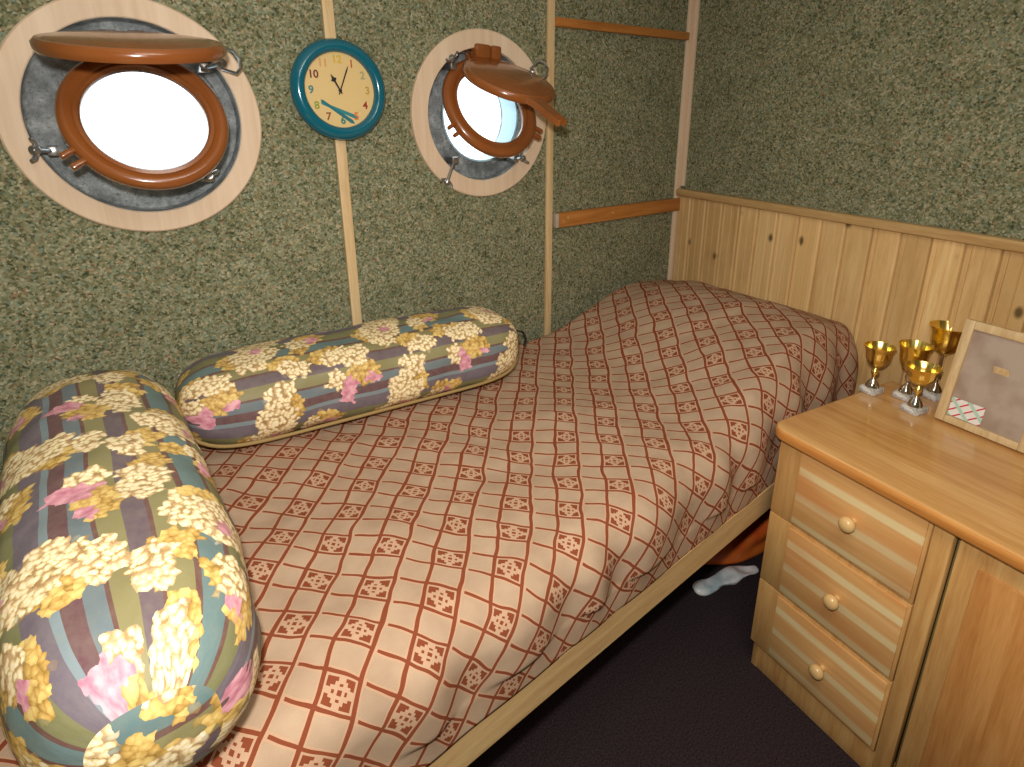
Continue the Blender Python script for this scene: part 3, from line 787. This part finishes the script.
# top with rounded front corner and edge
def top():
    s0, s1, d0, d1, r = S0-0.018, S1+0.02, 0.034, DF+0.026, 0.045
    out = [(cx_(s1), d0), (cx_(s0), d0)]
    for k in range(9):
        a = PI/2*k/8; out.append((cx_(s0)-r+r*math.cos(a), d1-r+r*math.sin(a)))
    out.append((cx_(s1), d1))
    bm = bmesh.new(); prism(bm, out, CT-0.030, CT)
    bmesh.ops.recalc_face_normals(bm, faces=bm.faces[:])
    es = [e for e in bm.edges if abs(e.verts[0].co.z-e.verts[1].co.z) < 1e-5]
    bmesh.ops.bevel(bm, geom=es, offset=0.009, segments=4, profile=0.5, affect='EDGES')
    o = obj('top', bm, M_CH_TOP, chest, 35); o.data.materials.append(M_CH_EDGE)
    for p in o.data.polygons:
        if p.normal.z < 0.75: p.material_index = 1
    return o
top()
cbox('side_panel', S0+0.002, S0+0.020, 0.036, DF-0.022, 0.0, CT-0.031, M_CH_V)
cbox('side_panel', S1-0.020, S1-0.002, 0.036, DF-0.022, 0.0, CT-0.031, M_CH_V)
cbox('back_panel', S0+0.021, S1-0.021, 0.036, 0.046, 0.02, CT-0.031, M_CH_V)
D1 = 1.290                                       # right edge of the drawers
# drawer fronts: a broad front board carrying a recessed slatted panel
zt = CT-0.036
for k in range(3):
    z1 = zt-k*0.2085; z0 = z1-0.2055
    dr = cbox('drawer', S0+0.002, D1, DF-0.021, DF-0.004, z0, z1, M_CH_V, 0.002)
    cbox('drawer_panel', S0+0.064, D1-0.006, DF-0.0038, DF+0.001, z0+0.010, z1-0.006, M_SLAT, 0.0015, dr)
    cbox('drawer_box', S0+0.03, D1-0.02, 0.06, DF-0.022, z0+0.02, z1-0.02, M_CH_V, 0.001, dr)
    bm = bmesh.new()
    lathe(bm, [(0, 0.0), (0.0075, 0.0), (0.0070, 0.007), (0.0085, 0.011), (0.0150, 0.015), (0.0175, 0.021), (0.0165, 0.028), (0.0110, 0.033), (0, 0.0345)], 28,
          Matrix.Translation((cx_(1.147), DF+0.0012, (z0+z1)/2+0.004)) @ Matrix.Rotation(-PI/2, 4, 'X'))
    obj('knob', bm, M_KNOB, dr, 60)
cbox('front_stile', D1+0.003, D1+0.038, DF-0.021, DF-0.002, 0.06, CT-0.033, M_CH_V)
door = cbox('door', D1+0.046, S1-0.003, DF-0.019, DF-0.008, 0.075, CT-0.036, M_CH_V, 0.002)
cbox('door_panel', D1+0.085, S1-0.05, DF-0.0078, DF-0.002, 0.12, CT-0.085, wood('orange_pine_panel', srgb(218, 160, 96), srgb(204, 142, 78), srgb(182, 118, 58), 2, 0.3), 0.003, door)
cbox('plinth', S0+0.004, S1-0.022, DF-0.045, DF-0.024, 0.0, 0.074, M_CH_V)
cbox('groove_strip', D1+0.0385, D1+0.0455, DF-0.030, DF-0.020, 0.075, CT-0.033, flat('dark_green_strip', srgb(120, 104, 60), 0.5)) ['label'] = 'dark groove strip between stile and door'  # narrow strip in its own darker green, set in the groove

# ------------------------------------------------------------------ trophies
def trophy(label, s, d, h, rc, tall=0.0, base=0.042, ex=0.0):
    root = empty('trophy_cup', Bp(s, d, CT+0.0004), BA+R(random.uniform(-12, 12))); tag(root, label, 'trophy', 'gold trophy cups on the chest')
    bh = 0.016
    bm = bmesh.new(); box(bm, -base/2, base/2, -base/2, base/2, 0, bh, 0.0015); obj('marble_base', bm, M_MARBLE, root, 40)
    st = h*0.36
    bm = bmesh.new(); lathe(bm, [(0, bh+0.0002), (0.017, bh+0.0002), (0.0165, bh+0.004), (0.013, bh+0.013), (0.006, bh+0.022), (0.0042, bh+0.026), (0, bh+0.026)], 32); obj('foot', bm, M_SILVER, root, 60)
    z = bh+0.0262
    prof = [(0, z), (0.0042, z), (0.0040, z+0.006), (0.0085, z+0.011), (0.0095, z+0.016), (0.0085, z+0.021), (0.0042, z+0.026), (0.004, z+0.028+ex), (0, z+0.028+ex)]
    zs = z+0.0282+ex
    bm = bmesh.new(); lathe(bm, prof, 28); obj('stem', bm, M_SILVER if tall else M_GOLD, root, 60)
    hc = h-zs
    bm = bmesh.new()
    lathe(bm, [(0, zs), (0.006, zs), (0.010, zs+hc*0.04), (rc*0.55, zs+hc*0.18), (rc*0.74, zs+hc*0.38), (rc*0.80, zs+hc*0.55), (rc*0.82, zs+hc*0.70), (rc*0.88, zs+hc*0.84), (rc, zs+hc*0.97), (rc*1.01, zs+hc),
               (rc*0.96, zs+hc), (rc*0.84, zs+hc*0.84), (rc*0.77, zs+hc*0.66), (rc*0.74, zs+hc*0.5), (rc*0.6, zs+hc*0.3), (0, zs+hc*0.16)], 48)
    # hammered lobes round the bowl
    for v in bm.verts:
        r = math.hypot(v.co.x, v.co.y)
        if r > rc*0.5:
            a = math.atan2(v.co.y, v.co.x); k = 1+0.012*math.cos(a*16); v.co.x *= k; v.co.y *= k
    obj('cup', bm, M_GOLD, root, 60)
    return root
trophy('smallest gold trophy cup, standing alone nearest the bed', 0.942, 0.158, 0.130, 0.036)
trophy('gold trophy cup standing in front of the two larger cups', 1.058, 0.170, 0.120, 0.038)
trophy('middle gold trophy cup standing just behind the front one', 1.004, 0.114, 0.146, 0.038, 1)
trophy('tallest gold trophy cup at the back beside the wooden picture frame', 1.036, 0.044, 0.194, 0.043, 1, 0.05, 0.045)

# ------------------------------------------------------------------ picture frame
def picframe():
    wd, ht, bar = 0.19, 0.25, 0.020
    root = empty('picture_frame', Bp(1.102, 0.165, CT+0.0006), BA); tag(root, 'pine picture frame propped on the chest beside the tallest cup', 'picture frame')
    T = Matrix.Rotation(R(9), 4, 'X')
    def piece(name, x0, x1, y0, y1, z0, z1, mat, bev=0.002):
        bm = bmesh.new(); box(bm, x0, x1, y0, y1, z0, z1, bev, M=T); return obj(name, bm, mat, root, 40)
    bm = bmesh.new()
    box(bm, -bar, 0, -0.016, 0.0, 0.003, ht, 0.002, M=T); box(bm, -wd, -wd+bar, -0.016, 0.0, 0.003, ht, 0.002, M=T)
    box(bm, -wd+bar, -bar, -0.016, 0.0, 0.003, bar, 0.002, M=T); box(bm, -wd+bar, -bar, -0.016, 0.0, ht-bar, ht, 0.002, M=T)
    obj('frame', bm, M_PINE_V, root, 40)
    m = NT('grey_print', 0.35, 0.5); c = m.coord(); g = m.noise(c, 14, 3)
    m.color(m.ramp(g, [(0.35, srgb(150, 128, 112)), (0.6, srgb(176, 158, 142))]))
    piece('picture', -wd+bar, -bar, -0.012, -0.009, bar, ht-bar, m.m, 0)
    m = NT('red_white_card', 0.5, 0.4); c = m.coord(); s = m.n('ShaderNodeSeparateXYZ', {0: c}).outputs
    dg = m.math('FRACT', m.math('MULTIPLY', m.math('ADD', s[0], m.math('MULTIPLY', s[2], 1.3)), 38))
    dg2 = m.math('FRACT', m.math('MULTIPLY', m.math('SUBTRACT', s[0], s[2]), 26))
    cc = m.ramp(dg, [(0, srgb(232, 226, 220)), (0.6, srgb(200, 50, 56)), (0.8, srgb(232, 226, 220))], 'CONSTANT')
    cc = m.mix(m.ramp(dg2, [(0.7, (0, 0, 0)), (0.75, (1, 1, 1))]), cc, srgb(176, 206, 186)); m.color(cc)
    o = piece('card', -0.09, -bar-0.001, -0.0085, -0.0075, bar+0.001, bar+0.045, m.m, 0); o['label'] = 'small red and white card tucked in the frame corner'
    bm = bmesh.new(); box(bm, -wd/2-0.015, -wd/2+0.015, -0.004, 0.0, 0.0, 0.17, 0.001, M=Matrix.Translation((0, -0.082, 0.0)) @ Matrix.Rotation(R(-19), 4, 'X')); obj('easel_back', bm, M_PINE_V, root, 40)
picframe()

# ------------------------------------------------------------------ things under the bed
def lump(name, label, cat, loc, rz, sx, sy, sz, mat, seed, wr_=0.02, fr=9):
    bm = bmesh.new(); bmesh.ops.create_icosphere(bm, subdivisions=5, radius=1.0)
    for v in bm.verts:
        c = v.co
        q = Vector([math.copysign(abs(k)**0.6, k) for k in c]); q = Vector((q.x*sx, q.y*sy, (q.z+1)/2*sz))
        n_ = noise.noise(Vector((q.x*fr+seed, q.y*fr, q.z*fr*2)))
        q += c*n_*wr_; q.z = max(0.0, q.z)
        v.co = q
    o = obj(name, bm, mat, None, 180); o.location = loc; o.rotation_euler = (0, 0, rz); return tag(o, label, cat)
M_ORANGE = NT('orange_fabric', 0.6, 0.3); M_ORANGE.color(M_ORANGE.ramp(M_ORANGE.noise(M_ORANGE.coord(), 9, 3), [(0.35, srgb(206, 70, 22)), (0.65, srgb(244, 128, 48))]))
lump('folded_cloth', 'orange folded cloth lying under the bed beside the chest', 'cloth', (-0.36, -0.53, 0.0005), R(-16), 0.26, 0.09, 0.17, M_ORANGE.m, 2, 0.03, 7)
M_PLASTIC = NT('pale_plastic', 0.3, 0.6); M_PLASTIC.color(M_PLASTIC.ramp(M_PLASTIC.noise(M_PLASTIC.coord(), 18, 3), [(0.35, srgb(176, 196, 202)), (0.6, srgb(240, 240, 238))]))
lump('plastic_bag', 'crumpled pale plastic bag on the floor in front of the orange cloth', 'bag', (-0.40, -0.645, 0.0005), R(-16), 0.13, 0.026, 0.022, M_PLASTIC.m, 5, 0.02, 16)
